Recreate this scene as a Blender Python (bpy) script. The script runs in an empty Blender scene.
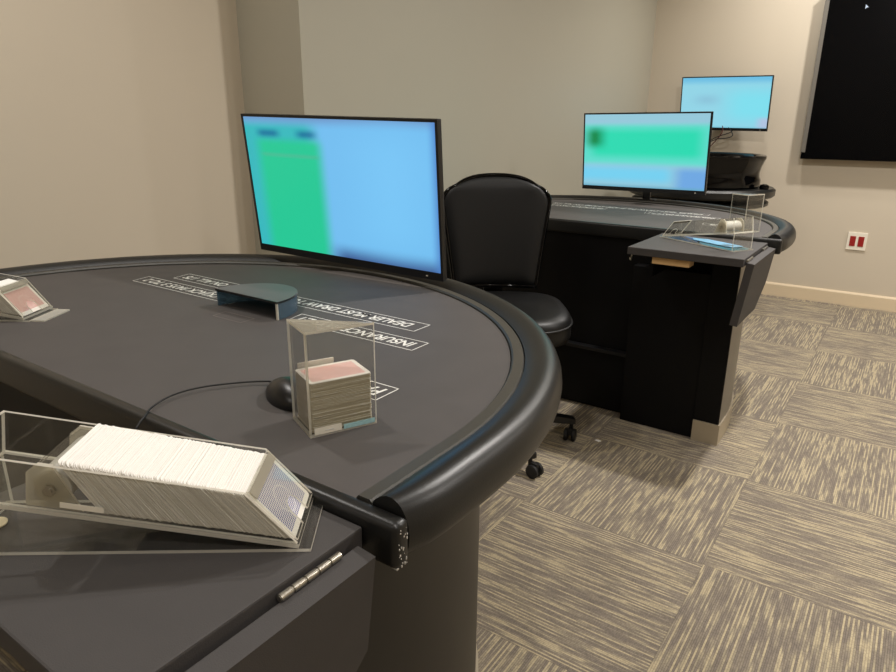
import bpy, bmesh, math, random
from mathutils import Vector, Matrix
random.seed(7)
SC = bpy.context.scene
COL = SC.collection
PI = math.pi
R = math.radians

def lin(c):
    def f(v):
        v /= 255.0
        return v / 12.92 if v <= .04045 else ((v + .055) / 1.055) ** 2.4
    return (f(c[0]), f(c[1]), f(c[2]), 1.0)

# ------------------------------------------------------------------ materials
class NT:
    """small helper around a node tree"""
    def __init__(s, name):
        s.m = bpy.data.materials.new(name)
        s.m.use_nodes = True
        s.t = s.m.node_tree
        s.t.nodes.clear()
        s.out = s.n('ShaderNodeOutputMaterial')
    def n(s, kind, **kw):
        nd = s.t.nodes.new(kind)
        for k, v in kw.items():
            setattr(nd, k, v)
        return nd
    def l(s, a, b):
        s.t.links.new(a, b)
    def put(s, sock, v):
        if hasattr(v, 'is_output'):
            s.l(v, sock)
        else:
            sock.default_value = v
    def math(s, op, a, b=0.0, c=None):
        nd = s.n('ShaderNodeMath', operation=op)
        s.put(nd.inputs[0], a)
        s.put(nd.inputs[1], b)
        if c is not None:
            s.put(nd.inputs[2], c)
        return nd.outputs[0]
    def mix(s, fac, a, b):
        nd = s.n('ShaderNodeMix', data_type='RGBA')
        s.put(nd.inputs[0], fac)
        s.put(nd.inputs[6], a)
        s.put(nd.inputs[7], b)
        return nd.outputs[2]
    def smooth(s, v, a, b):
        nd = s.n('ShaderNodeMapRange', interpolation_type='SMOOTHSTEP')
        s.put(nd.inputs[0], v)
        nd.inputs[1].default_value = a
        nd.inputs[2].default_value = b
        return nd.outputs[0]
    def noise(s, vec, scale, detail=2.0, rough=.5):
        nd = s.n('ShaderNodeTexNoise')
        if vec is not None:
            s.l(vec, nd.inputs['Vector'])
        nd.inputs['Scale'].default_value = scale
        nd.inputs['Detail'].default_value = detail
        nd.inputs['Roughness'].default_value = rough
        return nd.outputs[0]
    def pos(s, kind='Object'):
        return s.n('ShaderNodeTexCoord').outputs[kind]
    def sep(s, v):
        nd = s.n('ShaderNodeSeparateXYZ')
        s.l(v, nd.inputs[0])
        return nd.outputs
    def comb(s, x, y, z):
        nd = s.n('ShaderNodeCombineXYZ')
        s.put(nd.inputs[0], x); s.put(nd.inputs[1], y); s.put(nd.inputs[2], z)
        return nd.outputs[0]
    def ramp(s, v, stops):
        nd = s.n('ShaderNodeValToRGB')
        e = nd.color_ramp.elements
        while len(e) < len(stops):
            e.new(.5)
        for i, (p, c) in enumerate(stops):
            e[i].position = p
            e[i].color = c
        s.l(v, nd.inputs[0])
        return nd.outputs[0]
    def bump(s, h, strength, dist):
        nd = s.n('ShaderNodeBump')
        nd.inputs['Strength'].default_value = strength
        nd.inputs['Distance'].default_value = dist
        s.l(h, nd.inputs['Height'])
        return nd.outputs[0]
    def bsdf(s, base, rough=.5, metal=0.0, spec=.5, normal=None, coat=0.0):
        b = s.n('ShaderNodeBsdfPrincipled')
        s.put(b.inputs['Base Color'], base)
        s.put(b.inputs['Roughness'], rough)
        b.inputs['Metallic'].default_value = metal
        b.inputs['Specular IOR Level'].default_value = spec
        b.inputs['Coat Weight'].default_value = coat
        if normal is not None:
            s.l(normal, b.inputs['Normal'])
        return b.outputs[0]
    def done(s, shader):
        s.l(shader, s.out.inputs[0])
        return s.m

def plain(name, rgb, rough=.5, metal=0.0, spec=.5, var=.06, scale=60, bump=0.0, bscale=400, coat=0.0):
    k = NT(name)
    c = lin(rgb)
    p = k.pos()
    n = k.noise(p, scale, 3)
    lo = tuple(v * (1 - var) for v in c[:3]) + (1,)
    hi = tuple(min(1, v * (1 + var)) for v in c[:3]) + (1,)
    col = k.mix(n, lo, hi)
    nr = k.bump(k.noise(p, bscale, 3), bump, .001) if bump else None
    return k.done(k.bsdf(col, rough, metal, spec, nr, coat))

M = {}
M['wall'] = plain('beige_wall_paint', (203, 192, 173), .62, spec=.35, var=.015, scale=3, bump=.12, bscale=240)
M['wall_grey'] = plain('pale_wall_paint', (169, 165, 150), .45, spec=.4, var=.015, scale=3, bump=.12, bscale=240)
M['ceiling'] = plain('ceiling_paint', (226, 222, 212), .9, var=.01)
M['base'] = plain('cream_baseboard', (218, 200, 170), .5, var=.02)
M['felt'] = plain('charcoal_felt', (75, 71, 69), .72, spec=.42, var=.12, scale=14, bump=.25, bscale=900)
M['shelf'] = plain('charcoal_cloth_shelf', (62, 59, 58), .68, spec=.45, var=.10, scale=25, bump=.25, bscale=700)
M['vinyl'] = plain('black_padded_vinyl', (23, 23, 22), .36, spec=.45, var=.08, scale=40, bump=.18, bscale=420)
M['trackmat'] = plain('dark_grey_track', (62, 60, 54), .42, spec=.5, var=.06)
M['leather'] = plain('black_chair_leather', (14, 14, 14), .42, spec=.35, var=.08, bump=.15, bscale=350)
M['black'] = plain('matt_black_laminate', (7, 7, 8), .5, spec=.2, var=.08)
M['plastic'] = plain('black_plastic', (20, 20, 21), .35, spec=.5, var=.05)
M['gloss'] = plain('glossy_black_lacquer', (4, 4, 5), .06, spec=.3, var=.05)
M['steel'] = plain('brushed_steel', (186, 182, 172), .28, metal=.95, var=.05)
M['silver'] = plain('silver_laminate', (122, 116, 106), .36, metal=.6, var=.05, scale=20)
M['kick'] = plain('silver_kick', (176, 164, 142), .4, metal=.25, var=.04)
M['silver_shaded'] = plain('silver_laminate_shaded', (24, 21, 17), .38, spec=.35, var=.06, scale=12)  # silver laminate again, with the dark floor's reflection put into its colour
M['white'] = plain('white_card_stock', (242, 240, 236), .5, spec=.3, var=.02)
M['cardedge'] = plain('card_edge', (218, 213, 203), .7, spec=.2, var=.10, scale=300)
M['greyedge'] = plain('worn_card_edge', (186, 176, 150), .75, spec=.2, var=.07, scale=120)
M['print'] = plain('white_print', (225, 223, 216), .6, var=.02)
M['faintprint'] = plain('faint_print', (120, 112, 106), .7, var=.02)
M['wood'] = plain('light_wood', (205, 168, 116), .5, var=.12, scale=30)
M['plate'] = plain('white_wall_plate', (235, 228, 212), .4, var=.01)
M['red'] = plain('red_socket', (150, 28, 26), .4, var=.04)
M['rubber'] = plain('rubber', (16, 16, 16), .6, var=.05)
M['redwire'] = plain('dark_red_wire', (78, 26, 22), .5)
M['pad'] = plain('cream_felt_pad', (206, 194, 162), .85, var=.08, scale=200)
M['sticker'] = plain('white_sticker', (228, 222, 206), .5, var=.02)
M['bluestick'] = plain('pale_blue_sticker', (160, 200, 204), .25, spec=.7, var=.35, scale=180)
M['blueslab'] = plain('light_blue_slab', (128, 186, 226), .35, var=.06)
M['scuff'] = plain('pale_scuff', (196, 192, 184), .7)
M['grey'] = plain('grey_plastic', (205, 203, 197), .4)
M['trimgrey'] = plain('grey_trim', (112, 108, 101), .4, metal=.2)
M['tvblack'] = plain('display_glass', (5, 5, 6), .25, spec=.1, var=.02)

def acrylic(name, tint, haze, hazecol=(225, 222, 214), rough=.03):
    k = NT(name)
    lw = k.n('ShaderNodeLayerWeight')
    lw.inputs['Blend'].default_value = .5
    f = k.math('POWER', lw.outputs['Facing'], 5.0)
    f = k.math('MULTIPLY_ADD', f, .9, .05)
    tr = k.n('ShaderNodeBsdfTransparent'); tr.inputs[0].default_value = lin(tint)
    gl = k.n('ShaderNodeBsdfGlossy'); gl.inputs['Roughness'].default_value = rough
    df = k.n('ShaderNodeBsdfDiffuse'); df.inputs[0].default_value = lin(hazecol)
    m1 = k.n('ShaderNodeMixShader'); m1.inputs[0].default_value = haze
    k.l(tr.outputs[0], m1.inputs[1]); k.l(df.outputs[0], m1.inputs[2])
    m2 = k.n('ShaderNodeMixShader'); k.l(f, m2.inputs[0])
    k.l(m1.outputs[0], m2.inputs[1]); k.l(gl.outputs[0], m2.inputs[2])
    return k.done(m2.outputs[0])
def edge_mat(name, opac=.78):
    k = NT(name)
    tr = k.n('ShaderNodeBsdfTransparent'); tr.inputs[0].default_value = lin((236, 233, 224))
    df = k.n('ShaderNodeBsdfDiffuse'); df.inputs[0].default_value = lin((246, 241, 228))
    tl = k.n('ShaderNodeBsdfTranslucent'); tl.inputs[0].default_value = lin((250, 246, 234))
    m1 = k.n('ShaderNodeMixShader'); m1.inputs[0].default_value = .5
    k.l(df.outputs[0], m1.inputs[1]); k.l(tl.outputs[0], m1.inputs[2])
    m2 = k.n('ShaderNodeMixShader'); m2.inputs[0].default_value = opac
    k.l(tr.outputs[0], m2.inputs[1]); k.l(m1.outputs[0], m2.inputs[2])
    return k.done(m2.outputs[0])
M['clear'] = acrylic('clear_acrylic', (250, 250, 248), .014)
M['edge'] = edge_mat('polished_acrylic_edge')
M['lidclear'] = acrylic('frosted_acrylic_lid', (216, 214, 206), .40, (190, 184, 168))
M['block'] = edge_mat('translucent_block', .34)
M['smoke'] = acrylic('smoked_acrylic', (84, 98, 104), .16, (44, 58, 64), .55)
M['smokewall'] = acrylic('blue_grey_acrylic', (150, 170, 182), .34, (112, 142, 162), .25)
ACR = [M['clear'], M['edge']]

def carpet():
    k = NT('striped_carpet_tiles')
    T = .6096
    g = k.n('ShaderNodeNewGeometry').outputs['Position']
    x, y, _ = k.sep(g)
    u = k.math('DIVIDE', k.math('SUBTRACT', x, -.942), T)
    v = k.math('DIVIDE', k.math('SUBTRACT', y, 1.837), T)
    iu = k.math('FLOOR', u); iv = k.math('FLOOR', v)
    par = k.math('FLOORED_MODULO', k.math('ADD', iu, iv), 2.0)      # 0: stripes along y
    fu = k.math('SUBTRACT', u, iu); fv = k.math('SUBTRACT', v, iv)
    def sw(a, b):                                                       # a where par = 0, b where par = 1
        return k.math('ADD', k.math('MULTIPLY', a, k.math('SUBTRACT', 1.0, par)), k.math('MULTIPLY', b, par))
    across = sw(fu, fv); along = sw(fv, fu)
    tid = k.math('ADD', k.math('MULTIPLY', iu, 17.3), k.math('MULTIPLY', iv, 41.7))
    # yarn rows
    N = 112.0
    row = k.math('FLOOR', k.math('MULTIPLY', across, N))
    rowf = k.math('FRACT', k.math('MULTIPLY', across, N))
    a1 = k.noise(k.comb(k.math('MULTIPLY', row, 7.13), k.math('MULTIPLY', along, 5.5), tid), 1.0, 1.5)
    a2 = k.noise(k.comb(k.math('MULTIPLY', k.math('FLOOR', k.math('MULTIPLY', across, N / 2)), 3.7),
                        k.math('MULTIPLY', along, 2.2), k.math('ADD', tid, 9.1)), 1.0, 1.0)
    a3 = k.noise(k.comb(k.math('MULTIPLY', across, 3.0), k.math('MULTIPLY', along, 3.0), tid), 1.0, 1.0)
    wn = k.n('ShaderNodeTexWhiteNoise', noise_dimensions='2D')
    k.l(k.comb(row, tid, 0.0), wn.inputs[0])
    alt = k.math('FLOORED_MODULO', row, 2.0)
    s = k.math('ADD', k.math('MULTIPLY', a1, .80), k.math('MULTIPLY', a2, .16))
    s = k.math('ADD', s, k.math('MULTIPLY_ADD', wn.outputs[0], .14, -.03))
    s = k.math('ADD', s, k.math('MULTIPLY', k.math('SUBTRACT', a3, .5), .16))
    s = k.math('SUBTRACT', s, k.math('MULTIPLY', alt, .085))
    col = k.ramp(s, [(.40, lin((122, 113, 103))), (.48, lin((138, 128, 113))),
                     (.525, lin((150, 140, 120))), (.575, lin((174, 161, 134)))])
    lp = k.n('ShaderNodeTexWhiteNoise', noise_dimensions='3D')
    k.l(k.comb(row, k.math('FLOOR', k.math('MULTIPLY', along, 170.0)), tid), lp.inputs[0])
    groove = k.math('SUBTRACT', 1.0, k.math('MULTIPLY', k.smooth(k.math('ABSOLUTE', k.math('SUBTRACT', rowf, .5)), .28, .5), .38))
    loops = k.noise(g, 420, 2)
    loopm = k.math('ADD', k.math('MULTIPLY_ADD', loops, .7, .52), k.math('MULTIPLY', lp.outputs[0], .24))
    tot = k.math('MULTIPLY', groove, loopm)
    # tile seams
    e = k.math('MINIMUM', k.math('MINIMUM', fu, k.math('SUBTRACT', 1.0, fu)), k.math('MINIMUM', fv, k.math('SUBTRACT', 1.0, fv)))
    seam = k.math('MULTIPLY_ADD', k.smooth(e, .0, .006), .16, .84)
    tot = k.math('MULTIPLY', tot, seam)
    mul = k.n('ShaderNodeMix', data_type='RGBA', blend_type='MULTIPLY')
    mul.inputs[0].default_value = 1.0
    k.l(col, mul.inputs[6]); k.l(k.comb(tot, tot, tot), mul.inputs[7])
    h = k.math('ADD', k.math('MULTIPLY', groove, .6), loops)
    return k.done(k.bsdf(mul.outputs[2], .95, 0, .15, k.bump(h, .35, .003)))
M['carpet'] = carpet()

def screen_mat(name, base, layers, w, h, strength=1.0):
    """layers: (u0,u1,v0,v1,soft,colour); emission picture of a lit screen"""
    k = NT(name)
    x, _, z = k.sep(k.pos())
    u = k.math('ADD', k.math('DIVIDE', x, w), .5)
    v = k.math('ADD', k.math('DIVIDE', z, h), .5)
    col = lin(base)
    for (u0, u1, v0, v1, s, c) in layers:
        m = k.math('MULTIPLY', k.smooth(u, u0 - s, u0 + s), k.smooth(u, u1 + s, u1 - s))
        m2 = k.math('MULTIPLY', k.smooth(v, v0 - s, v0 + s), k.smooth(v, v1 + s, v1 - s))
        col = k.mix(k.math('MULTIPLY', m, m2), col, lin(c))
    em = k.n('ShaderNodeEmission')
    k.put(em.inputs[0], col)
    em.inputs[1].default_value = strength
    gl = k.n('ShaderNodeBsdfGlossy'); gl.inputs['Roughness'].default_value = .3
    gl.inputs[0].default_value = (.03, .03, .03, 1)
    ad = k.n('ShaderNodeAddShader')
    k.l(em.outputs[0], ad.inputs[0]); k.l(gl.outputs[0], ad.inputs[1])
    return k.done(ad.outputs[0])

def card_back(name, ink, paper, w, h, freq=1000, ringw=.3):
    k = NT(name)
    x, y, _ = k.sep(k.pos())
    ax = k.math('ABSOLUTE', x); ay = k.math('ABSOLUTE', y)
    ins = k.math('MULTIPLY', k.math('LESS_THAN', ax, w / 2 - .006), k.math('LESS_THAN', ay, h / 2 - .006))
    p = k.math('SINE', k.math('MULTIPLY', k.math('ADD', x, k.math('MULTIPLY', y, 1.3)), freq))
    q = k.math('SINE', k.math('MULTIPLY', k.math('SUBTRACT', x, k.math('MULTIPLY', y, 1.3)), freq))
    pat = k.smooth(k.math('MULTIPLY', p, q), -.25, .35)
    r = k.math('SQRT', k.math('ADD', k.math('MULTIPLY', x, x), k.math('MULTIPLY', k.math('ADD', y, .006), k.math('ADD', y, .006))))
    ring = k.math('MULTIPLY', k.math('LESS_THAN', k.math('ABSOLUTE', k.math('SUBTRACT', r, .016)), .0012), ringw)
    inkm = k.math('MULTIPLY', ins, k.math('MULTIPLY_ADD', pat, .88, .10))
    inkm = k.math('MULTIPLY', inkm, k.math('SUBTRACT', 1.0, ring))
    return k.done(k.bsdf(k.mix(inkm, lin(paper), lin(ink)), .4, 0, .4))
M['blueback'] = card_back('blue_card_back', (48, 58, 138), (238, 234, 226), .0889, .068)
M['pinkback'] = card_back('pink_card_back', (220, 122, 112), (240, 232, 222), .0889, .0635, 3000, 0)
M['redback'] = card_back('red_card_back', (196, 84, 78), (240, 232, 222), .0889, .0635)

# ------------------------------------------------------------------ mesh helpers
class MB:
    def __init__(s):
        s.bm = bmesh.new()
    def _fin(s, vs, mi=0):
        fs = set()
        for v in vs:
            for f in v.link_faces:
                fs.add(f)
        for f in fs:
            f.material_index = mi
        return list(fs)
    def box(s, a, b, mi=0, mat=None, bev=0.0, seg=2):
        a = Vector(a); b = Vector(b)
        r = bmesh.ops.create_cube(s.bm, size=1)
        vs = r['verts']
        d = b - a
        for v in vs:
            v.co = Vector((v.co.x * d.x, v.co.y * d.y, v.co.z * d.z)) + (a + b) / 2
        if bev:
            es = set(e for v in vs for e in v.link_edges)
            rr = bmesh.ops.bevel(s.bm, geom=list(es), offset=bev, segments=seg, profile=.6, affect='EDGES')
            vs = list(set(v for f in rr['faces'] for v in f.verts) | set(v for v in vs if v.is_valid))
        if mat is not None:
            for v in vs:
                v.co = mat @ v.co
        s._fin(vs, mi)
        return s
    def prism(s, pts, z0, z1, axis='z', mi=0, cap=0, mat=None):
        """extrude polygon. axis z: pts=(x,y); axis y: pts=(x,z) extruded from y=z0..z1; axis x: pts=(y,z)"""
        def P(p, t):
            if axis == 'z': return Vector((p[0], p[1], t))
            if axis == 'y': return Vector((p[0], t, p[1]))
            return Vector((t, p[0], p[1]))
        A = [s.bm.verts.new(P(p, z0)) for p in pts]
        B = [s.bm.verts.new(P(p, z1)) for p in pts]
        if mat is not None:
            for v in A + B:
                v.co = mat @ v.co
        n = len(pts)
        f1 = s.bm.faces.new(A[::-1]); f2 = s.bm.faces.new(B)
        f1.material_index = f2.material_index = cap
        for i in range(n):
            f = s.bm.faces.new((A[i], A[(i + 1) % n], B[(i + 1) % n], B[i]))
            f.material_index = mi
        return s
    def lathe(s, prof, c=(0, 0, 0), n=48, mi=0, mat=None, close=False):
        """prof: list of (r,z)"""
        c = Vector(c)
        rings = []
        for (r, z) in prof:
            if r < 1e-6:
                rings.append([s.bm.verts.new(c + Vector((0, 0, z)))])
            else:
                rings.append([s.bm.verts.new(c + Vector((r * math.cos(2 * PI * i / n), r * math.sin(2 * PI * i / n), z))) for i in range(n)])
        if close:
            rings.append(rings[0])
        for a, b in zip(rings, rings[1:]):
            for i in range(n):
                j = (i + 1) % n
                q = []
                for v in ((a[i] if len(a) > 1 else a[0]), (a[j] if len(a) > 1 else a[0]),
                          (b[j] if len(b) > 1 else b[0]), (b[i] if len(b) > 1 else b[0])):
                    if v not in q:
                        q.append(v)
                if len(q) > 2:
                    f = s.bm.faces.new(q); f.material_index = mi
        if mat is not None:
            for v in set(v for r in rings for v in r):
                v.co = mat @ v.co
        return s
    def cyl(s, p, q, r, n=24, mi=0, r2=None):
        p = Vector(p); q = Vector(q)
        d = q - p
        m = Matrix.Translation(p) @ d.to_track_quat('Z', 'Y').to_matrix().to_4x4()
        r2 = r if r2 is None else r2
        return s.lathe([(0, 0), (r, 0), (r2, d.length), (0, d.length)], n=n, mi=mi, mat=m)
    def tube(s, pts, r, n=10, mi=0):
        pts = [Vector(p) for p in pts]
        rings = []
        up = Vector((0, 0, 1))
        for i, p in enumerate(pts):
            t = (pts[min(i + 1, len(pts) - 1)] - pts[max(i - 1, 0)]).normalized()
            a = t.cross(up)
            if a.length < 1e-4:
                a = t.cross(Vector((1, 0, 0)))
            a.normalize(); b = a.cross(t).normalized()
            rings.append([s.bm.verts.new(p + (a * math.cos(2 * PI * k / n) + b * math.sin(2 * PI * k / n)) * r) for k in range(n)])
        for a, b in zip(rings, rings[1:]):
            for k in range(n):
                f = s.bm.faces.new((a[k], a[(k + 1) % n], b[(k + 1) % n], b[k])); f.material_index = mi
        for rg in (rings[0][::-1], rings[-1]):
            f = s.bm.faces.new(rg); f.material_index = mi
        return s
    def sweep(s, path, prof, mi=0, taper=()):
        """path: list of (point, outward normal) in xy; prof: closed list of (offset, z)"""
        rings = []
        for i, (p, nrm) in enumerate(path):
            e = min(i, len(path) - 1 - i)
            k_ = taper[e] if e < len(taper) else 1.0
            rings.append([s.bm.verts.new((p[0] + nrm[0] * o * k_, p[1] + nrm[1] * o * k_, z)) for (o, z) in prof])
        m = len(prof)
        for a, b in zip(rings, rings[1:]):
            for k in range(m):
                f = s.bm.faces.new((a[k], b[k], b[(k + 1) % m], a[(k + 1) % m])); f.material_index = mi
        for rg in (rings[0], rings[-1][::-1]):
            f = s.bm.faces.new(rg); f.material_index = mi
        return s
    def ell(s, c, r, mat=None, mi=0, u=32, v=20):
        rr = bmesh.ops.create_uvsphere(s.bm, u_segments=u, v_segments=v, radius=1)
        for w in rr['verts']:
            w.co = Vector((w.co.x * r[0], w.co.y * r[1], w.co.z * r[2])) + Vector(c)
            if mat is not None:
                w.co = mat @ w.co
        s._fin(rr['verts'], mi)
        return s

ORG = {}
def obj(name, mb, mats, parent=None, smooth=None, local=False, at=None):
    bm = mb.bm
    bmesh.ops.remove_doubles(bm, verts=bm.verts, dist=1e-6)
    bmesh.ops.recalc_face_normals(bm, faces=bm.faces)
    org = Vector((0, 0, 0))
    if parent is not None and not local:
        org = ORG.get(parent.name, Vector((0, 0, 0)))
    elif at is not None:
        org = Vector(at)
    if org.length:
        bmesh.ops.translate(bm, verts=bm.verts, vec=-org)
    me = bpy.data.meshes.new(name)
    bm.to_mesh(me); bm.free()
    if not isinstance(mats, (list, tuple)):
        mats = [mats]
    for m in mats:
        me.materials.append(m)
    if smooth is not None:
        for p in me.polygons:
            p.use_smooth = True
        me.set_sharp_from_angle(angle=R(smooth))
    o = bpy.data.objects.new(name, me)
    COL.objects.link(o)
    if parent is not None:
        o.parent = parent
    elif at is not None:
        o.location = org
    ORG[o.name] = org
    return o

def thing(name, label, cat, loc=(0, 0, 0), rot=None, group=None):
    o = bpy.data.objects.new(name, None)
    COL.objects.link(o)
    o.empty_display_size = .05
    o.location = loc
    if rot is not None:
        o.rotation_euler = rot
    ORG[o.name] = Vector(loc)
    return tag(o, label, cat, group)

def tag(o, label, cat, group=None):
    o['label'] = label; o['category'] = cat
    if group:
        o['group'] = group
    return o

def struct(name, mb, mat, parent=None, smooth=None):
    o = obj(name, mb, mat, parent, smooth)
    if parent is None:
        o['kind'] = 'structure'
    return o

# ------------------------------------------------------------------ camera
H = 1.257
cam = bpy.data.cameras.new('camera')
co = bpy.data.objects.new('camera', cam)
COL.objects.link(co)
P_, RO, Y_ = R(17.744), R(.466), R(-34.679)
fw = Vector((math.sin(Y_) * math.cos(P_), math.cos(Y_) * math.cos(P_), -math.sin(P_)))
rt = Vector((math.cos(Y_), -math.sin(Y_), 0)); up = rt.cross(fw)
rt2 = math.cos(RO) * rt + math.sin(RO) * up
up2 = -math.sin(RO) * rt + math.cos(RO) * up
mw = Matrix((rt2, up2, -fw)).transposed().to_4x4()
mw.translation = (0, 0, H)
co.matrix_world = mw
cam.sensor_width = 36.0
cam.sensor_fit = 'HORIZONTAL'
cam.lens = 666.9 * 36 / 896
cam.clip_start = .02
SC.camera = co

# ------------------------------------------------------------------ room
WY = 5.577
struct('floor', MB().box((-2.7, -2.6, -.08), (3.1, WY + .1, 0)), M['carpet'])
CEIL = 2.75
struct('ceiling', MB().box((-2.7, -2.6, CEIL), (3.1, WY + .1, CEIL + .08)), M['ceiling'])
struct('wall_back', MB().box((-2.0, WY, 0), (3.0, WY + .1, CEIL)), M['wall'])
struct('wall_left', MB().box((-2.63, -2.5, 0), (-2.527, 2.05, CEIL)), M['wall'])
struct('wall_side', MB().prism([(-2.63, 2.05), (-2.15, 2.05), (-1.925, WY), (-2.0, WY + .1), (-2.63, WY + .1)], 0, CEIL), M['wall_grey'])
struct('wall_right', MB().box((3.0, -2.5, 0), (3.1, WY + .1, CEIL)), M['wall'])
struct('wall_front', MB().box((-2.63, -2.6, 0), (3.1, -2.5, CEIL)), M['wall'])
BP = [(0, 0), (-.014, 0), (-.014, .088), (-.009, .098), (0, .1)]
struct('baseboard_back', MB().prism([(WY + y, z) for y, z in BP], -1.91, 3.0, 'x'), M['base'])
struct('baseboard_left', MB().prism([(-2.527 - y, z) for y, z in BP], -2.5, 2.036, 'y'), M['base'])
dv = Vector((-1.925 + 2.15, WY - 2.05, 0)).normalized(); nv = Vector((dv.y, -dv.x, 0))
mt = Matrix((dv, nv, Vector((0, 0, 1)))).transposed().to_4x4(); mt.translation = (-2.15, 2.05, 0)
struct('baseboard_side', MB().prism([(-y, z) for y, z in BP], 0, 3.5, 'x', mat=mt), M['base'])

# ------------------------------------------------------------------ blackjack tables
CX, A_, Y0, B_, YE = -1.211, .774, .660, .738, .487
ZF = .85

def outline(off, n=64):
    """D outline (point, outward normal) from the right dealer corner round to the left one"""
    pts = []
    for i in range(6):
        y = YE + (Y0 - YE) * i / 6
        pts.append(((CX + A_ + off, y), (1, 0)))
    for i in range(n + 1):
        t = PI * i / n
        nx, ny = math.cos(t) / A_, math.sin(t) / B_
        l = math.hypot(nx, ny); nx /= l; ny /= l
        pts.append(((CX + A_ * math.cos(t) + nx * off, Y0 + B_ * math.sin(t) + ny * off), (nx, ny)))
    for i in range(5, -1, -1):
        y = YE + (Y0 - YE) * i / 6
        pts.append(((CX - A_ - off, y), (-1, 0)))
    return pts

def text_mesh(mb_list, body, x_right, x_left, y_base, cap, shear=.12):
    cu = bpy.data.curves.new('t', 'FONT')
    cu.body = body; cu.size = 1; cu.offset = .02
    o = bpy.data.objects.new('t', cu)
    COL.objects.link(o)
    bpy.context.view_layer.update()
    me = bpy.data.meshes.new_from_object(o.evaluated_get(bpy.context.evaluated_depsgraph_get()))
    xs = [v.co.x for v in me.vertices]; ys = [v.co.y for v in me.vertices]
    x0, x1, h = min(xs), max(xs), .69
    sx = (x_right - x_left) / (x1 - x0); sy = cap / h
    b = bmesh.new(); b.from_mesh(me)
    for v in b.verts:      # reads from the players' side: turned half round
        v.co = Vector((x_right - (v.co.x - x0) * sx - v.co.y * sy * shear, y_base - v.co.y * sy, 0))
    tmp = bpy.data.meshes.new('tm'); b.to_mesh(tmp); b.free()
    mb_list.bm.from_mesh(tmp)
    bpy.data.objects.remove(o); bpy.data.curves.remove(cu)
    bpy.data.meshes.remove(me); bpy.data.meshes.remove(tmp)

def frame(mb, x0, x1, y0, y1, w=.0022, z=0.0, sl=.012):
    for (p, q) in (((x0, y0), (x1, y0)), ((x1, y0), (x1 + 0, y1)), ((x1, y1), (x0 - sl, y1)), ((x0 - sl, y1), (x0, y0))):
        d = Vector((q[0] - p[0], q[1] - p[1], 0)); n = Vector((-d.y, d.x, 0)).normalized() * w / 2
        e = d.normalized() * w / 2
        P = Vector((p[0], p[1], z)); Q = Vector((q[0], q[1], z))
        mb.bm.faces.new([mb.bm.verts.new(c) for c in (P - e - n, Q + e - n, Q + e + n, P - e + n)])

def lettering(parent, dz):
    rows = [('DEALER MUST DRAW TO 16 AND STAND ON ALL 17S', -.826, -1.600, 1.071, .027, (-1.616, -.797, 1.029, 1.085)),
            ('INSURANCE PAYS 2:1', -.744, -1.050, .972, .027, (-1.064, -.727, .932, .985)),
            ('BLACKJACK PAYS 3 TO 2', -1.292, -1.655, .987, .027, (-1.674, -1.276, .946, 1.000)),
            ('PAIR', -.640, -.715, .757, .030, (-.735, -.628, .714, .770))]
    for body, xr, xl, yb, cap, fr in rows:
        m = MB()
        text_mesh(m, body, xr, xl, yb, cap)
        for v in m.bm.verts:
            v.co.z = ZF + .0006
        frame(m, *fr, z=ZF + .0006)
        obj('printed_lettering', m, M['print'], parent)
    m = MB(); frame(m, -1.222, -1.130, .861, .898, .0018, ZF + .0006, .004)
    obj('betting_box_outline', m, M['faintprint'], parent)

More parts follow.
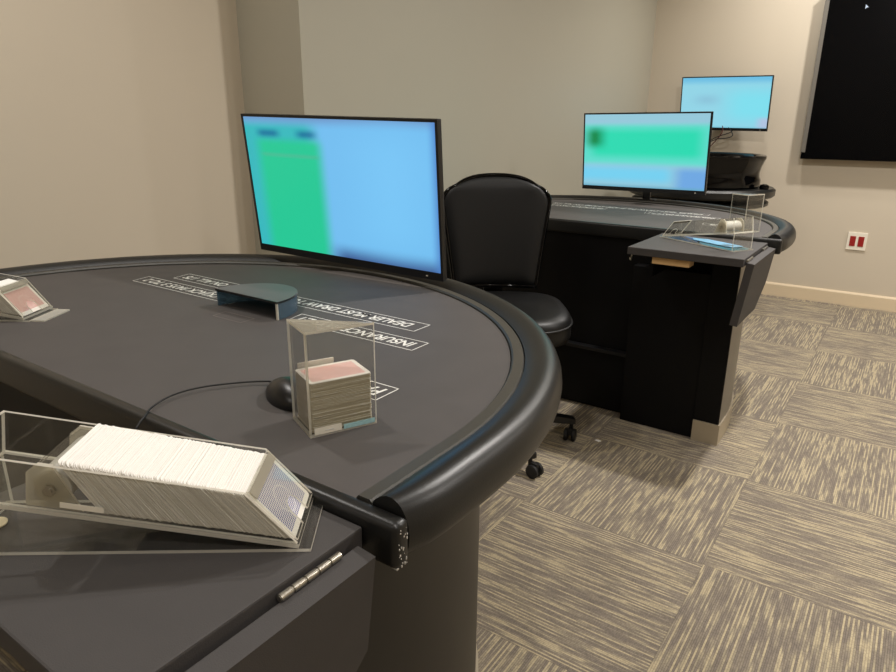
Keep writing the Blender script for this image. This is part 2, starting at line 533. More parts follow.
def blackjack_table(dx, dy, label, shelf_front, extras):
    root = thing('blackjack_table', label, 'table', (CX, .9, 0), group='blackjack training tables')
    D = [p for p, _ in outline(0)]
    # body under the felt
    obj('table_body', MB().prism([p for p, _ in outline(.004)], .785, .832), M['black'], root)
    ft = obj('felt_top', MB().prism([p for p, _ in outline(-.026)], .832, ZF), M['felt'], root)
    lettering(ft, 0)
    pr = [(-.024, .833), (-.024, .853), (-.021, .8565), (-.004, .8565), (-.001, .853), (-.001, .833)]
    obj('rim_track', MB().sweep(outline(0), pr), M['trackmat'], root, smooth=40)
    ctl = [(0, .800), (0, .8560), (.007, .8612), (.016, .8665), (.026, .8698), (.036, .8700), (.045, .8672), (.053, .8620),
           (.060, .8530), (.0645, .8420), (.066, .8300), (.0645, .8170), (.060, .8070), (.050, .8000), (.034, .7970), (.012, .7965)]
    pr = ctl
    obj('padded_armrest', MB().sweep(outline(0, 72), pr, taper=(.78, .93, .98)), M['vinyl'], root, smooth=50)
    # dealer edge: padded bar along the straight side
    bar = MB().box((CX - A_ - .05, .463, .799), (-.384, .487, .855), bev=.009, seg=3)
    bo = obj('dealer_edge_bar', bar, M['vinyl'], root, smooth=40)
    if extras == 'near':
        sc = MB()
        rn = random.Random(3)
        for _ in range(26):
            y = rn.uniform(.467, .482); z = .803 + (rn.random() ** 2.5) * .045
            r = rn.uniform(.0002, .0008)
            sc.box((-.3843, y - r, z - r * 1.6), (-.3835, y + r, z + r * 1.6))
        for _ in range(8):
            x = rn.uniform(-.393, -.386); r = rn.uniform(.0004, .0010)
            sc.box((x - r, .466, .7998), (x + r, .466 + r * 3, .8015))
        obj('scuff_marks', sc, M['scuff'], bo)
    # pedestal: bowed shell standing on the floor, wide to the players' side
    def sup(t, off):
        c, s_ = math.cos(t), math.sin(t)
        e = 2 / 2.6
        return (CX + (.708 + off) * math.copysign(abs(c) ** e, c), .425 + (.86 + off) * abs(s_) ** e)
    N = 48
    outer = [sup(PI * i / N, 0) for i in range(N + 1)]
    inner = [sup(PI * i / N, -.10) for i in range(N + 1)]
    sh = MB().prism(outer + inner[::-1], .09, .786)
    obj('pedestal', sh, M['silver_shaded'] if extras == 'near' else M['silver'], root, smooth=30)
    for sg in (1, -1):
        x0, x1 = CX + sg * .607, CX + sg * .7075
        obj('pedestal_end_panel', MB().box((min(x0, x1), .418, .092), (max(x0, x1), .4245, .785)), M['black'], root)
    ko = [sup(PI * i / N, .006) for i in range(N + 1)]
    kk = MB().prism([(ko[0][0], .414)] + ko + [(ko[-1][0], .414)] + [(inner[-1][0], .414)] + inner[::-1] + [(inner[0][0], .414)], 0, .09)
    obj('kick_plate', kk, M['kick'], root, smooth=30)
    # dealer side: dark knee space with a modesty panel, a lip shelf and a cupboard
    obj('modesty_panel', MB().box((CX - .60, .49, .005), (CX + .607, .51, .785)), M['black'], root)
    obj('lip_shelf', MB().box((-1.78, .452, .285), (-.925, .49, .300), bev=.002), M['plastic'], root)
    cb = obj('cupboard', MB().box((-.92, .432, .0), (-.606, .489, .70), bev=.003), M['black'], root)
    # side shelf for the shoe, with a hinged drop leaf
    zs = .84
    sx0, sx1 = -.822, -.430
    obj('side_shelf', MB().box((sx0, shelf_front, zs - .027), (sx1, .4615, zs), bev=.0025), M['shelf'], root)
    obj('shelf_bracket', MB().box((-.80, .26, .70), (-.785, .432, .813)), M['black'], root)
    yb = .446
    hx = -.427
    leaf = MB()
    tilt = Matrix.Translation((hx, 0, zs - .012)) @ Matrix.Rotation(R(7), 4, 'Y')
    leaf.prism([(shelf_front + .012, -.218), (yb - .085, -.218), (yb, -.13), (yb, 0), (shelf_front + .012, 0)], .004, .029, 'x', mat=tilt)
    lf = obj('drop_leaf', leaf, M['shelf'], root)
    for ys in ([yb - .108] if extras == 'near' else [yb - .108, shelf_front + .02]):
        hg = MB().cyl((hx + .003, ys, zs - .009), (hx + .003, ys + .082, zs - .009), .0030, 14)
        for i in range(5):
            hg.cyl((hx + .003, ys + .0165 * i + .001, zs - .009), (hx + .003, ys + .0165 * (i + 1) - .001, zs - .009), .0042, 14)
        obj('hinge', hg, M['steel'], lf, smooth=40)
    if extras == 'far':
        obj('wooden_block', MB().box((-.735, shelf_front + .015, .787), (-.605, shelf_front + .075, .812), bev=.002), M['wood'], root)
        hk = MB().tube([(-.815, shelf_front + .03, .812), (-.815, shelf_front + .03, .796), (-.815, shelf_front + .024, .790),
                        (-.815, shelf_front + .016, .792), (-.815, shelf_front + .013, .799)], .003)
        obj('cup_hook', hk, M['steel'], root, smooth=60)
    root.location = (CX + dx, .9 + dy, 0)
    return root

T2 = (0.0, 2.25)
blackjack_table(0, 0, 'black padded blackjack table nearest the camera, carrying card shoes and a mouse', .168, 'near')
blackjack_table(*T2, 'second blackjack table, behind the office chair, with a wooden block under its side shelf', .062, 'far')

# ------------------------------------------------------------------ monitors
def monitor(loc, yaw, tilt, roll, w, h, base, layers, label, stand, name='monitor'):
    """front faces local -y; pitch leans the top toward the viewer"""
    root = thing(name, label, 'monitor', loc, None, 'lit monitors showing the game software')
    m = Matrix.Rotation(yaw, 4, 'Z') @ Matrix.Rotation(tilt, 4, 'X') @ Matrix.Rotation(-roll, 4, 'Y')
    root.rotation_euler = m.to_euler()
    bz, chin = .007, .020
    hb = MB().box((-w / 2, 0.0, -h / 2), (w / 2, .016, h / 2), bev=.003)
    hb.box((-w * .34, .016, -h * .40), (w * .34, .038, h * .22), bev=.008)
    # bezel lip
    hb.box((-w / 2, -.003, -h / 2), (-w / 2 + bz, .001, h / 2)).box((w / 2 - bz, -.003, -h / 2), (w / 2, .001, h / 2))
    hb.box((-w / 2 + bz, -.003, h / 2 - bz), (w / 2 - bz, .001, h / 2)).box((-w / 2 + bz, -.003, -h / 2), (w / 2 - bz, .001, -h / 2 + chin))
    hs = obj('housing', hb, M['plastic'], root, local=True, smooth=30)
    sw, sh_ = w - 2 * bz, h - bz - chin
    s = MB().box((-sw / 2, -.0012, -sh_ / 2), (sw / 2, .0004, sh_ / 2))
    sco = obj('screen', s, screen_mat('lit_screen', base, layers, sw, sh_), root, local=True)
    sco.location = (0, 0, (chin - bz) / 2)
    obj('power_light', MB().box((w * .42, -.0036, -h / 2 + .007), (w * .42 + .006, -.002, -h / 2 + .010)), M['sticker'], root, local=True)
    inv = root.matrix_basis.inverted()
    st = MB()
    if stand == 'rail':
        # short bracket standing on the padded rail behind the monitor
        py = loc[1] + .128
        st.box((loc[0] - .05, py - .020, .8702), (loc[0] + .05, py + .020, .8770), bev=.002)
        st.box((loc[0] - .02, py - .01, .868), (loc[0] + .02, py + .004, loc[2] + .02), bev=.003)
        st.box((loc[0] - .02, loc[1] + .030, loc[2] - .03), (loc[0] + .02, py, loc[2] + .02), bev=.003)
        nm = 'rail_bracket'
    else:
        st.box((loc[0] - .05, WY - .02, loc[2] - .06), (loc[0] + .05, WY - .001, loc[2] + .06), bev=.003)
        st.box((loc[0] - .02, loc[1] + .03, loc[2] - .02), (loc[0] + .02, WY - .015, loc[2] + .02), bev=.003)
        nm = 'wall_bracket'
    for v in st.bm.verts:
        v.co = inv @ v.co
    obj(nm, st, M['plastic'], root, local=True, smooth=30)
    return root

monitor((-1.270, 1.314, 1.076), R(1.76), R(6.25), R(-1.1), .66, .391, (116, 190, 240), [
    (-.2, .40, -.2, .97, .06, (58, 185, 190)),
    (.07, .43, -.05, .84, .045, (40, 200, 150)),
    (.08, .20, .865, .905, .035, (14, 98, 150)),
    (.31, .41, .865, .905, .035, (14, 98, 150)),
    (.09, .42, .72, .735, .02, (80, 185, 150)),
    (-.1, 1.1, .97, 1.2, .05, (112, 150, 200)),
    (.46, 1.1, -.2, .06, .07, (66, 96, 150)),
    (.62, .95, .12, .92, .20, (122, 198, 246)),
    (.985, 1.2, -.2, 1.2, .03, (80, 130, 200))],
    'lit monitor over the nearest blackjack table, screen half green and half blue', 'rail')
monitor((-1.195, 3.457, 1.118), R(-2.2), R(4.26), R(.62), .66, .391, (150, 200, 218), [
    (-.1, 1.1, .32, .86, .05, (100, 220, 205)),
    (.06, .96, .42, .80, .08, (46, 218, 178)),
    (.03, .15, .56, .80, .085, (4, 124, 46)),
    (-.1, .74, .08, .28, .08, (118, 208, 240)),
    (.78, 1.1, -.05, .28, .07, (112, 168, 226)),
    (-.2, 1.2, -.2, .02, .04, (104, 170, 196))],
    'lit monitor over the second blackjack table, green band across a pale blue screen', 'rail')
m3 = monitor((-1.301, 5.424, 1.405), R(-2.67), R(8.2), R(-.6), .64, .379, (146, 212, 230), [
    (-.1, 1.1, .9, 1.2, .08, (110, 190, 226)),
    (.55, 1.2, .15, .75, .2, (128, 222, 238)),
    (.18, .42, .50, .62, .12, (136, 190, 214)),
    (.9, 1.2, -.2, .2, .06, (176, 196, 226)),
    (-.2, 1.2, -.2, .0, .05, (96, 180, 205))],
    'lit pale cyan monitor mounted on the far wall above the black wheel bowl', 'wall')
wr = MB()
def W3(x, y, z):
    return m3.matrix_basis.inverted() @ Vector((x, y, z))
for pts in ([(-1.20, 5.45, 1.25), (-1.235, 5.45, 1.205), (-1.30, 5.44, 1.18), (-1.36, 5.44, 1.15), (-1.42, 5.45, 1.09)],
            [(-1.27, 5.45, 1.26), (-1.215, 5.44, 1.19), (-1.245, 5.43, 1.165), (-1.32, 5.43, 1.155), (-1.40, 5.45, 1.12)],
            [(-1.30, 5.45, 1.26), (-1.29, 5.44, 1.21), (-1.325, 5.44, 1.15), (-1.385, 5.45, 1.08)]):
    # smooth the polyline
    P = [Vector(p) for p in pts]; Q = []
    for i in range(len(P) - 1):
        p0, p1, p2, p3 = P[max(i - 1, 0)], P[i], P[i + 1], P[min(i + 2, len(P) - 1)]
        for k in range(6):
            t = k / 6
            Q.append(.5 * ((2 * p1) + (p2 - p0) * t + (2 * p0 - 5 * p1 + 4 * p2 - p3) * t * t + (3 * p1 - p0 - 3 * p2 + p3) * t ** 3))
    Q.append(P[-1])
    w_ = MB().tube([W3(*q) for q in Q], .0034, 8)
    obj('cable', w_, M['redwire'] if pts[0][0] == -1.30 else M['rubber'], m3, smooth=60, local=True)

# ------------------------------------------------------------------ wall display
tv = thing('wall_display', 'large black wall-mounted display, switched off, at the right edge of the photo', 'display', (.2, WY, 1.03))
obj('panel', MB().box((-.748, WY - .085, 1.03), (1.15, WY - .02, 2.12), bev=.004), M['tvblack'], tv)
obj('side_trim', MB().box((-.749, WY - .095, 1.075), (-.722, WY - .083, 2.12), bev=.002), M['trimgrey'], tv)
obj('wall_bracket', MB().box((-.3, WY - .022, 1.3), (.8, WY, 1.85)), M['black'], tv)
k = NT('lit_pointer'); em = k.n('ShaderNodeEmission'); em.inputs[0].default_value = lin((214, 226, 240)); k.done(em.outputs[0])
cur = MB(); cur.prism([(-.508, 1.985), (-.508, 2.012), (-.490, 1.994), (-.499, 1.993)], WY - .0865, WY - .085, 'y')
obj('screen_pointer', cur, k.m, tv)

# wall outlet
ot = thing('wall_outlet', 'white wall plate with two red sockets on the far wall, right of the tables', 'outlet', (-.307, WY, .47))
obj('plate', MB().box((-.368, WY - .008, .408), (-.246, WY, .533), bev=.002), M['plate'], ot)
for x in (-.333, -.281):
    so = obj('red_socket', MB().box((x - .018, WY - .0105, .435), (x + .018, WY - .007, .506), bev=.001), M['red'], ot)

# ------------------------------------------------------------------ office chair
def office_chair():
    hub = Vector((-1.272, 2.19, 0))
    ang = math.atan2(-.80, .60)                # facing direction
    root = thing('office_chair', 'black leather office chair on casters between the two blackjack tables', 'chair', hub, (0, 0, ang))
    # local: +x is forward, y sideways
    seat = MB()
    out = []
    for i in range(48):
        t = 2 * PI * i / 48
        c, s_ = math.cos(t), math.sin(t)
        f = lambda v, e: math.copysign(abs(v) ** e, v)
        out.append((.235 * f(c, .62), .262 * f(s_, .62)))
    lay = [(.86, .470), (.97, .477), (1.0, .500), (1.0, .545), (.985, .567), (.93, .584), (.80, .592), (.5, .596), (.2, .597)]
    rings = []
    for (k_, z) in lay:
        rings.append([seat.bm.verts.new((x * k_ + .02, y * k_ * 1.02, z - .012 * max(0, x / .235) * (1 if z > .5 else 0))) for x, y in out])
    for a, b in zip(rings, rings[1:]):
        for i in range(48):
            seat.bm.faces.new((a[i], a[(i + 1) % 48], b[(i + 1) % 48], b[i]))
    seat.bm.faces.new(rings[0][::-1]); seat.bm.faces.new(rings[-1])
    so = obj('seat', seat, M['leather'], root, smooth=70, local=True)
    pip = MB().tube([(x * 1.0 + .02, y * 1.02, .550 - .012 * max(0, x / .235)) for x, y in out + out[:1]], .005, 8)
    obj('piping', pip, M['leather'], so, smooth=80, local=True)
    # backrest: shaped panel, widest near the top, gently curved round the sitter
    def half_w(v):
        return (.168 + .050 * min(1, v / .8)) * (1 - (.0 if v < .78 else .26 * ((v - .78) / .22) ** 3))
    bk = MB()
    nu, nv_ = 22, 26
    def P(u, v, d):
        y = u * half_w(v)
        x = -.215 - .055 * v + .035 * abs(u) ** 2.2 * .8 + d
        edge = 1 - max(abs(u) ** 8, (abs(2 * v - 1)) ** 14)
        x += (.022 * edge if d > 0 else -.012 * edge)
        return Vector((x, y, .610 + .428 * v + .018 * (1 - u * u) * v - .022 * v ** 6 * abs(u) ** 4))
    for d in (.014, -.014):
        g = [[bk.bm.verts.new(P(-1 + 2 * i / nu, j / nv_, d)) for i in range(nu + 1)] for j in range(nv_ + 1)]
        if d > 0: F = g
        else: G = g
        for j in range(nv_):
            for i in range(nu):
                bk.bm.faces.new((g[j][i], g[j][i + 1], g[j + 1][i + 1], g[j + 1][i]))
    loop = lambda g: g[0][:] + [r[-1] for r in g[1:]] + g[-1][-2::-1] + [r[0] for r in g[-2:0:-1]]
    a, b = loop(F), loop(G)
    for i in range(len(a)):
        bk.bm.faces.new((a[i], a[(i + 1) % len(a)], b[(i + 1) % len(a)], b[i]))
    edge = [v.co.copy() for v in a]
    bo = obj('backrest', bk, M['leather'], root, smooth=60, local=True)
    obj('piping', MB().tube(edge + edge[:2], .0085, 10), M['gloss'], bo, smooth=80, local=True)
    obj('back_support', MB().box((-.262, -.04, .50), (-.245, .04, .74), bev=.004).box((-.25, -.035, .435), (.02, .035, .455), bev=.004).box((-.262, -.035, .435), (-.24, .035, .56), bev=.004), M['plastic'], root, local=True)
    obj('tilt_mechanism', MB().box((-.09, -.07, .44), (.11, .07, .472), bev=.008), M['plastic'], root, local=True)
    obj('gas_column', MB().cyl((0, 0, .10), (0, 0, .30), .028).cyl((0, 0, .30), (0, 0, .445), .016), M['plastic'], root, smooth=40, local=True)
    obj('hub', MB().cyl((0, 0, .085), (0, 0, .15), .045, r2=.036), M['plastic'], root, smooth=40, local=True)
    for kx in range(5):
        t = R(-35 + 72 * kx) - ang
        m = Matrix.Rotation(t, 4, 'Z')
        lg = MB()
        lg.prism([(.03, .10), (.315, .072), (.33, .072), (.33, .092), (.295, .10), (.03, .145)], -.019, .019, 'y', mat=m)
        lo = obj('base_leg', lg, M['plastic'], root, local=True)
        cs = MB()
        sw = m @ Matrix.Translation((.318, 0, 0)) @ Matrix.Rotation(R((-10, -75, 60, 200, 120)[kx] - (-35 + 72 * kx) - 180), 4, 'Z')
        for sy in (-.016, .016):
            cs.lathe([(0, -.009), (.02, -.009), (.0265, -.005), (.0265, .005), (.02, .009), (0, .009)], n=24,
                     mat=sw @ Matrix.Translation((-.022, sy, .0268)) @ Matrix.Rotation(PI / 2, 4, 'X'))
        cs.box((-.036, -.008, .026), (.006, .008, .058), mat=sw, bev=.004)
        cs.cyl((sw @ Vector((0, 0, .05)))[:], (sw @ Vector((0, 0, .08)))[:], .008, 12)
        obj('caster', cs, M['rubber'], lo, smooth=40, local=True)
    return root
office_chair()

# ------------------------------------------------------------------ cards
CW, CH, CT = .0889, .068, .00085
def card_mesh(name, w, h, t, mats):
    mb = MB(); r = .004; pts = []
    for cx, cy, a0 in ((w / 2 - r, h / 2 - r, 0), (-w / 2 + r, h / 2 - r, 90), (-w / 2 + r, -h / 2 + r, 180), (w / 2 - r, -h / 2 + r, 270)):
        for k_ in range(4):
            a = R(a0 + 30 * k_)
            pts.append((cx + r * math.cos(a), cy + r * math.sin(a)))
    mb.prism(pts, -t / 2, t / 2, mi=1, cap=0)
    bmesh.ops.recalc_face_normals(mb.bm, faces=mb.bm.faces)
    me = bpy.data.meshes.new(name); mb.bm.to_mesh(me); mb.bm.free()
    for m in mats:
        me.materials.append(m)
    return me
ME_SHOE = card_mesh('card_in_shoe', CW, CH, CT, [M['white'], M['cardedge']])
ME_BLUE = card_mesh('card_blue', CW, CH, CT, [M['blueback'], M['cardedge']])
ME_RED = card_mesh('card_red', CW, CH, CT, [M['redback'], M['cardedge']])
ME_PILE = card_mesh('card_in_pile', CW, .0635, .00095, [M['white'], M['greyedge']])
ME_PRED = card_mesh('card_pile_top', CW, .0635, .00095, [M['pinkback'], M['white']])

def put_card(me, mat, label, group):
    o = bpy.data.objects.new('playing_card', me)
    COL.objects.link(o)
    o.matrix_world = mat
    o['label'] = label; o['category'] = 'card'
    if group:
        o['group'] = group
    return o

# ------------------------------------------------------------------ dealing shoes
TILT = R(9.8)
def shoe(N, th, L, label, tilt=TILT, roller=None, sticker=False, height=.052):
    """N: mouth corner; local x = toward the mouth, y = across, floor inclined"""
    W = .097
    root = thing('dealing_shoe', label, 'card shoe', N, (0, 0, th), 'clear acrylic dealing shoes')
    RM = Matrix.Rotation(tilt, 4, 'Y')          # inclined frame
    T_ = .0035
    obj('base_plate', MB().box((-L, 0, 0), (0, W, T_), mi=1), [M['edge'], M['clear']], root, local=True)
    b = root.children[0].data
    for p in b.polygons:
        p.material_index = 1 if abs(p.normal.z) > .9 else 0
    lift = Matrix.Translation((0, 0, T_)) @ RM
    fl = MB().box((-L + .004, -.0004, -.0015), (-.012, W + .0004, T_), mat=lift)
    f = obj('sloping_floor', fl, ACR, root, local=True)
    for p in f.data.polygons:
        p.material_index = 0 if abs(p.normal.z) > .9 else 1
    hh = height
    for y0 in (0, W - T_):
        sd = MB().prism([(-L + .004, T_), (-.014, T_), (-.014 - .058, hh), (-L + .004, hh)], y0, y0 + T_, 'y', mi=1, cap=0, mat=lift)
        obj('side_wall', sd, ACR, root, local=True)
    # back wall, rear support and divider
    bw = MB().prism([(T_, T_), (W - T_, T_), (W - T_, hh), (T_, hh)], -L + .004, -L + .0075, 'x', mi=1, cap=0, mat=lift)
    obj('back_wall', bw, ACR, root, local=True)
    if tilt > .02:
        rs = MB().prism([(.002, T_), (W - .002, T_), (W - .002, (L - .006) * math.sin(tilt) + T_), (.002, (L - .006) * math.sin(tilt) + T_)], -L + .006, -L + .0095, 'x', mi=1, cap=0)
        obj('rear_support', rs, ACR, root, local=True)
    # slanted front plate with a thumb notch, lying just in front of the first card
    an = math.atan2(hh - T_, .058)
    d = Vector((-.058, 0, hh - T_)).normalized(); n = Vector((d.z, 0, -d.x))
    FM = lift @ Matrix.Translation((-.0135, W / 2, T_)) @ Matrix((Vector((0, 1, 0)), d, n)).transposed().to_4x4()
    ll = math.hypot(.058, hh - T_) - .001
    hw = W / 2 - T_ - .0003
    notch = []
    for i in range(9):
        t = PI * i / 8
        notch.append((.014 * math.cos(t), .018 + .012 * math.sin(t)))
    pts = [(-hw, ll), (-hw, 0.002), (-.014, .002)] + notch[::-1] + [(.014, .002), (hw, .002), (hw, ll)]
    obj('front_plate', MB().prism(pts, 0, .002, 'z', mi=1, cap=0, mat=FM), ACR, root, local=True)
    strip = MB().box((-hw + .002, ll - .013, .0021), (hw - .002, ll - .002, .0024), mat=FM)
    obj('top_strip', strip, M['lidclear'], root, local=True)
    if sticker:
        for (x, y) in sticker:
            obj('felt_pad', MB().lathe([(0, 0), (.0125, 0), (.0125, .0012), (0, .0012)], (x, y, T_), 24), M['pad'], root, local=True)
        obj('label_sticker', MB().box((-.247, -.0004, .009), (-.205, 0, .015), mat=lift), M['sticker'], root, local=True)
    ORG[root.name + '_lift'] = root.matrix_basis @ lift
    return root, root.matrix_basis @ lift, FM

def roller(mat, label, x):
    W = .097
    rr = thing('roller_weight', label, 'roller weight', mat @ Vector((x, W / 2, .0036)), None, 'clear roller weights behind the cards')
    rr.rotation_euler = mat.to_euler()
    inv = Matrix.Identity(4)
    prof = [(.005, .0), (-.050, .0), (-.050, .036), (-.040, .047), (-.026, .047)]
    for y0 in (-.0435, .0405):
        obj('side_plate', MB().prism(prof, y0, y0 + .003, 'y', mi=1, cap=0), [M['block'], M['edge']], rr, local=True)
    obj('cover_plate', MB().prism([(-.050, .0355), (-.040, .0465), (-.026, .0465), (-.026, .044), (-.039, .044), (-.047, .0355)], -.0405, .0405, 'y', mi=0, cap=1), [M['clear'], M['edge']], rr, local=True)
    for (px, pz, r) in ((-.027, .0205, .0185),):
        ro = obj('roller', MB().cyl((px, -.039, pz), (px, .039, pz), r, 28), M['grey'], rr, smooth=40, local=True)
        obj('axle', MB().cyl((px, -.0475, pz), (px, .0475, pz), .0032, 12).cyl((px, -.0462, pz), (px, -.0438, pz), .0062, 6), M['steel'], ro, smooth=30, local=True)
    return rr

ZS = .84
N1 = Vector((-.443, .398, ZS)); TH1 = R(36.6)
s1, L1, FM1 = shoe(N1, TH1, .36, 'clear dealing shoe full of white-edged cards on the near side shelf', sticker=[(-.345, .05), (-.345, .012)])
rnd = random.Random(11)
n_cards = 150
for i in range(n_cards):
    t = i / (n_cards - 1)
    s = -.0170 - .190 * t                           # where the lower edge stands on the sloping floor
    a = R(40.5 + 8.5 * t + rnd.uniform(-.35, .35))
    d = Vector((-math.cos(a), 0, math.sin(a)))
    n = Vector((math.sin(a), 0, math.cos(a)))
    ctr = Vector((s, .0485 + rnd.uniform(-.0007, .0007), .0042)) + d * (CH / 2 + abs(rnd.gauss(0, .0006)))
    m = L1 @ (Matrix.Translation(ctr) @ Matrix((Vector((0, 1, 0)), d, n)).transposed().to_4x4())
    if i == 0:
        put_card(ME_BLUE, m, 'blue-backed playing card at the mouth of the shoe on the near shelf', None)
    else:
        put_card(ME_SHOE, m, 'white-edged playing card leaning in the full shoe on the near shelf', 'cards leaning in the full near shoe')
roller(L1, 'clear roller weight behind the white cards in the near shoe', -.232)

s2, L2, FM2 = shoe(Vector((-.752, 2.683, ZS)), R(151.4), .352, 'empty clear dealing shoe on the second table\'s side shelf')
roller(L2, 'clear roller weight alone in the empty shoe on the second table\'s shelf', -.262)

s3, L3, FM3 = shoe(Vector((-1.490, .604, ZF)), R(31), .20, 'clear shoe with a red-backed card, at the left edge of the nearest table', tilt=R(9), height=.058)
ld = MB().box((0, .004, 0), (.030, .093, .003))
obj('front_ledge', ld, M['edge'], s3, local=True)
for i in range(24):
    s = -.0170 - .0018 * i
    a = R(41 + .12 * i)
    d = Vector((-math.cos(a), 0, math.sin(a))); n = Vector((math.sin(a), 0, math.cos(a)))
    ctr = Vector((s, .0485 + rnd.uniform(-.0006, .0006), .0042)) + d * (CH / 2)
    m = L3 @ (Matrix.Translation(ctr) @ Matrix((Vector((0, 1, 0)), d, n)).transposed().to_4x4())
    if i == 0:
        put_card(ME_RED, m, 'red-backed playing card at the mouth of the shoe at the left photo edge', None)
    else:
        put_card(ME_SHOE, m, 'playing card standing behind the red one in the left shoe', 'cards in the left shoe')

# thin light blue sheet lying in the empty shoe's tray
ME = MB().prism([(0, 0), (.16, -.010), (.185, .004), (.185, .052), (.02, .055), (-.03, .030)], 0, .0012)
bl = obj('blue_slab', ME, M['blueslab'], None)
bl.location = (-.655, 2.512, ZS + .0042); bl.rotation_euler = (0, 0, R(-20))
tag(bl, 'light blue folded sheet under the empty shoe on the second table\'s shelf', 'slab')
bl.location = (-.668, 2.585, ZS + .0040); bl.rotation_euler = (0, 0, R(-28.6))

# ------------------------------------------------------------------ discard holders
def discard(loc, th, label, sticker):
    """L-shaped clear holder: base, front wall, side wall, triangular top"""
    root = thing('discard_holder', label, 'card holder', loc, (0, 0, th), 'clear discard holders')
    w, d, h, t = .098, .073, .146, .0035
    obj('base', MB().box((0, 0, 0), (w, d, t)), ACR, root, local=True)
    for p in root.children[0].data.polygons:
        p.material_index = 0 if abs(p.normal.z) > .9 else 1
    obj('front_wall', MB().prism([(0, t), (w, t), (w, h), (0, h)], 0, t, 'y', mi=1, cap=0), ACR, root, local=True)
    obj('side_wall', MB().prism([(t, t), (d, t), (d, h), (t, h)], 0, t, 'x', mi=1, cap=0), ACR, root, local=True)
    obj('triangular_top', MB().prism([(0, 0), (w, 0), (0, d)], h, h + t, 'z', mi=1, cap=0), [M['lidclear'], M['edge']], root, local=True)
    if sticker:
        obj('white_sticker', MB().box((.006, -.0006, .003), (.045, -.0001, .013)), M['sticker'], root, local=True)
        obj('printed_line', MB().box((.021, -.0010, .0070), (.033, -.0006, .0082)), M['grey'], root.children[-1], local=True)
        obj('blue_sticker', MB().box((.048, -.0006, .003), (.095, -.0001, .010)), M['bluestick'], root, local=True)
    return root
TH4 = R(65.6)
D1 = discard((-.614, .564, ZF), TH4, 'clear discard holder with a tall stack of red-backed cards on the nearest table', True)
for i in range(72):
    z = ZF + .0041 + .001 * i
    m = D1.matrix_basis @ Matrix.Translation((.0498 + rnd.uniform(-.0005, .0005), .0375 + rnd.uniform(-.0005, .0005), z - ZF)) @ Matrix.Rotation(rnd.uniform(-.01, .01), 4, 'Z')
    if i == 71:
        put_card(ME_PRED, m, 'red-backed playing card on top of the stack in the discard holder', None)
    else:
        put_card(ME_PILE, m, 'worn-edged playing card in the stack inside the discard holder', 'stacked cards in the discard holder')
cc = MB().box((.012, .0745, .0005), (.066, .0762, .082), bev=.0004)
for v in cc.bm.verts:
    v.co = D1.matrix_basis @ v.co
tag(obj('cut_card', cc, M['cardedge'], None, at=(-.66, .62, ZF)), 'cream plastic cut card standing up behind the discard stack', 'card')
discard((-.614 + .075, .564 + T2[1], ZF), TH4, 'empty clear discard holder on the second blackjack table', False)

# ------------------------------------------------------------------ smoked half-round cover
cv = thing('smoked_cover', 'half-round smoked acrylic cover standing on the printed felt', 'cover', (-1.183, .925, ZF))
def arc(rx, ry, n=36):
    return [(-1.183 + rx * math.cos(PI * i / n), .922 + ry * math.sin(PI * i / n)) for i in range(n + 1)]
obj('top_plate', MB().prism(arc(.104, .118), ZF + .0365, ZF + .0405), M['smoke'], cv)
obj('curved_wall', MB().prism(arc(.103, .117) + arc(.099, .113)[::-1], ZF + .0007, ZF + .0365), M['smokewall'], cv, smooth=30)
obj('front_edge', MB().box((-1.287, .9195, ZF + .0360), (-1.079, .9220, ZF + .0406)), M['plastic'], cv)
obj('wall_end', MB().box((-1.084, .9190, ZF + .0007), (-1.079, .9222, ZF + .0360)), M['edge'], cv)

# ------------------------------------------------------------------ mouse and its cable
ms = thing('computer_mouse', 'black corded computer mouse lying behind the clear discard holder', 'mouse', (-.741, .641, ZF))
mm = Matrix.Translation((-.741, .641, ZF)) @ Matrix.Rotation(R(158), 4, 'Z')
body = MB().ell((0, 0, .004), (.056, .031, .030), u=40, v=24)
for v in body.bm.verts:
    if v.co.z < .0006:
        v.co.z = .0006
    v.co.z -= .12 * max(0, v.co.x) * (v.co.z / .03)
    v.co = mm @ v.co
mo = obj('body', body, M['plastic'], ms, smooth=60)
wl = MB().cyl((mm @ Vector((.030, -.004, .0175)))[:], (mm @ Vector((.030, .004, .0175)))[:], .006, 16)
obj('scroll_wheel', wl, M['rubber'], ms, smooth=40)
def smoothline(pts, k=8):
    P = [Vector(p) for p in pts]; Q = []
    for i in range(len(P) - 1):
        p0, p1, p2, p3 = P[max(i - 1, 0)], P[i], P[i + 1], P[min(i + 2, len(P) - 1)]
        for j in range(k):
            t = j / k
            Q.append(.5 * ((2 * p1) + (p2 - p0) * t + (2 * p0 - 5 * p1 + 4 * p2 - p3) * t * t + (3 * p1 - p0 - 3 * p2 + p3) * t ** 3))
    return Q + [P[-1]]
cb = MB().tube(smoothline([(-.786, .660, ZF + .009), (-.812, .660, ZF + .006), (-.843, .631, ZF + .006), (-.874, .581, ZF + .007), (-.882, .536, ZF + .007),
                           (-.869, .494, ZF + .006), (-.846, .466, ZF + .0055), (-.838, .452, ZF + .001), (-.836, .446, ZF - .010),
                           (-.838, .443, ZF - .075)]), .0015, 8)
obj('cable', cb, M['rubber'], ms, smooth=60)

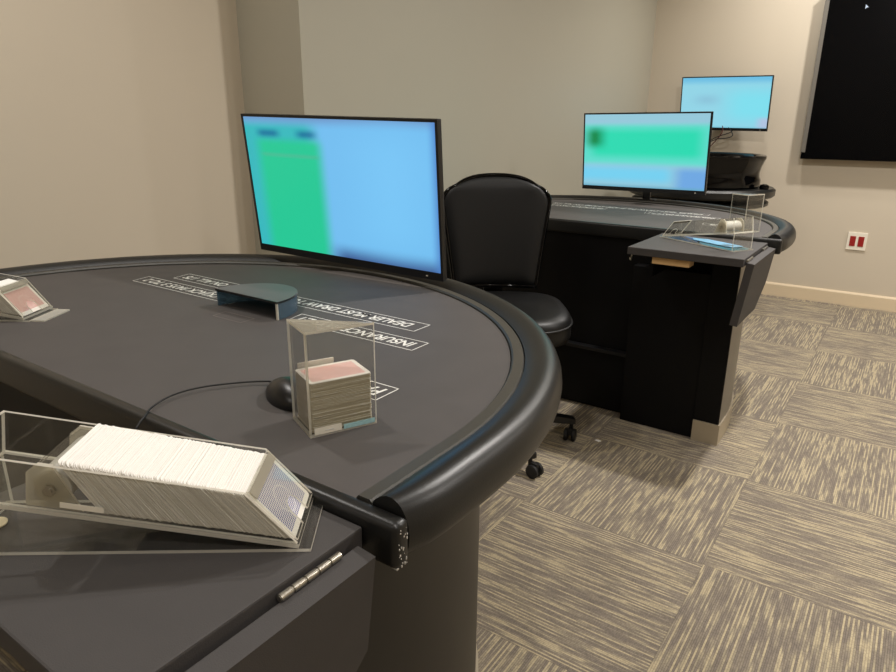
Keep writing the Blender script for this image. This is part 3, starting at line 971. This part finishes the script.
# ------------------------------------------------------------------ roulette wheel and its table behind
RX, RY = -1.275, 4.93
rt_ = thing('round_table', 'black round two-tier table under the wheel bowl, by the far wall', 'table', (RX, RY, 0))
obj('tabletop', MB().lathe([(0, .795), (.47, .795), (.485, .808), (.485, .842), (.47, .855), (0, .855)], (RX, RY, 0), 72), M['vinyl'], rt_, smooth=35)
obj('lower_tier', MB().lathe([(0, .735), (.44, .735), (.452, .742), (.452, .760), (.44, .767), (0, .767)], (RX, RY, 0), 72), M['vinyl'], rt_, smooth=35)
obj('pedestal', MB().lathe([(0, 0), (.30, 0), (.30, .05), (.12, .09), (.10, .60), (.16, .735), (0, .735)], (RX, RY, 0), 48), M['black'], rt_, smooth=35)
for a in (20, 140, 260):
    x, y = RX + .37 * math.cos(R(a)), RY + .37 * math.sin(R(a))
    obj('spacer', MB().cyl((x, y, .766), (x, y, .796), .02), M['plastic'], rt_, smooth=40)
wh = thing('roulette_wheel', 'glossy black round wheel bowl on the round table below the far monitor', 'roulette wheel', (RX, RY, .855))
obj('bowl', MB().lathe([(0, .856), (.372, .856), (.384, .866), (.384, .905), (.374, .925), (.372, .955), (.380, .99), (.394, 1.030),
                        (.402, 1.045), (.402, 1.060), (.392, 1.067), (.365, 1.066), (.350, 1.056), (.335, 1.02), (.27, .985), (.0, .97)], (RX, RY, 0), 96),
    M['gloss'], wh, smooth=35)
obj('spindle', MB().lathe([(0, .97), (.05, .97), (.03, .99), (.012, 1.0), (.012, 1.04), (.022, 1.05), (0, 1.058)], (RX, RY, 0), 32), M['steel'], wh, smooth=40)
kn = MB().lathe([(0, 0), (.028, 0), (.031, .012), (.026, .026), (.012, .033), (0, .034)], (-.845, 4.86, .8555), 28)
tag(obj('black_knob', kn, M['gloss'], None, smooth=40, at=(-.845, 4.86, .8555)), 'small black round knob on the round table, right of the wheel bowl', 'knob')

# paper scrap on the carpet
sc_ = MB().prism([(-.012, -.004), (.006, -.007), (.013, .002), (.004, .007), (-.008, .006)], 0, .002)
sp = obj('paper_scrap', sc_, M['white'], None)
sp.location = (-.913, 2.422, .001)
tag(sp, 'tiny white paper scrap on the carpet before the second table', 'scrap')

# ------------------------------------------------------------------ lamps
def down_or_fill_light(x, y, power, size=.12, spread=165, col=(1.0, .955, .905)):
    l = bpy.data.lights.new('down_or_fill_light', 'AREA')
    l.shape = 'DISK'; l.size = size; l.energy = power; l.color = col
    l.spread = R(spread)
    o = bpy.data.objects.new('down_or_fill_light', l)
    COL.objects.link(o)
    o.location = (x, y, CEIL - .012)
for x, y, p in ((-.12, 2.55, 46), (-.12, 4.75, 31), (-.95, 4.95, 11), (-.12, .35, 9),
                (1.6, 2.55, 32), (1.5, 4.75, 22), (1.3, -.2, 21), (-1.0, -1.6, 11), (-1.75, .80, 14)):  # last one is an added fill that lifts the left wall and return
    down_or_fill_light(x, y, p)
w = bpy.data.worlds.new('world'); SC.world = w
w.use_nodes = True
w.node_tree.nodes['Background'].inputs[0].default_value = (.9, .95, 1, 1)
w.node_tree.nodes['Background'].inputs[1].default_value = .3

SC.view_settings.view_transform = 'Standard'
SC.view_settings.look = 'None'
SC.view_settings.gamma = 1
SC.view_settings.use_curve_mapping = False
SC.view_settings.exposure = 0.0
SC.cycles.max_bounces = 14
SC.cycles.diffuse_bounces = 6
SC.cycles.transparent_max_bounces = 40
SC.cycles.caustics_reflective = False
SC.cycles.sample_clamp_indirect = 4
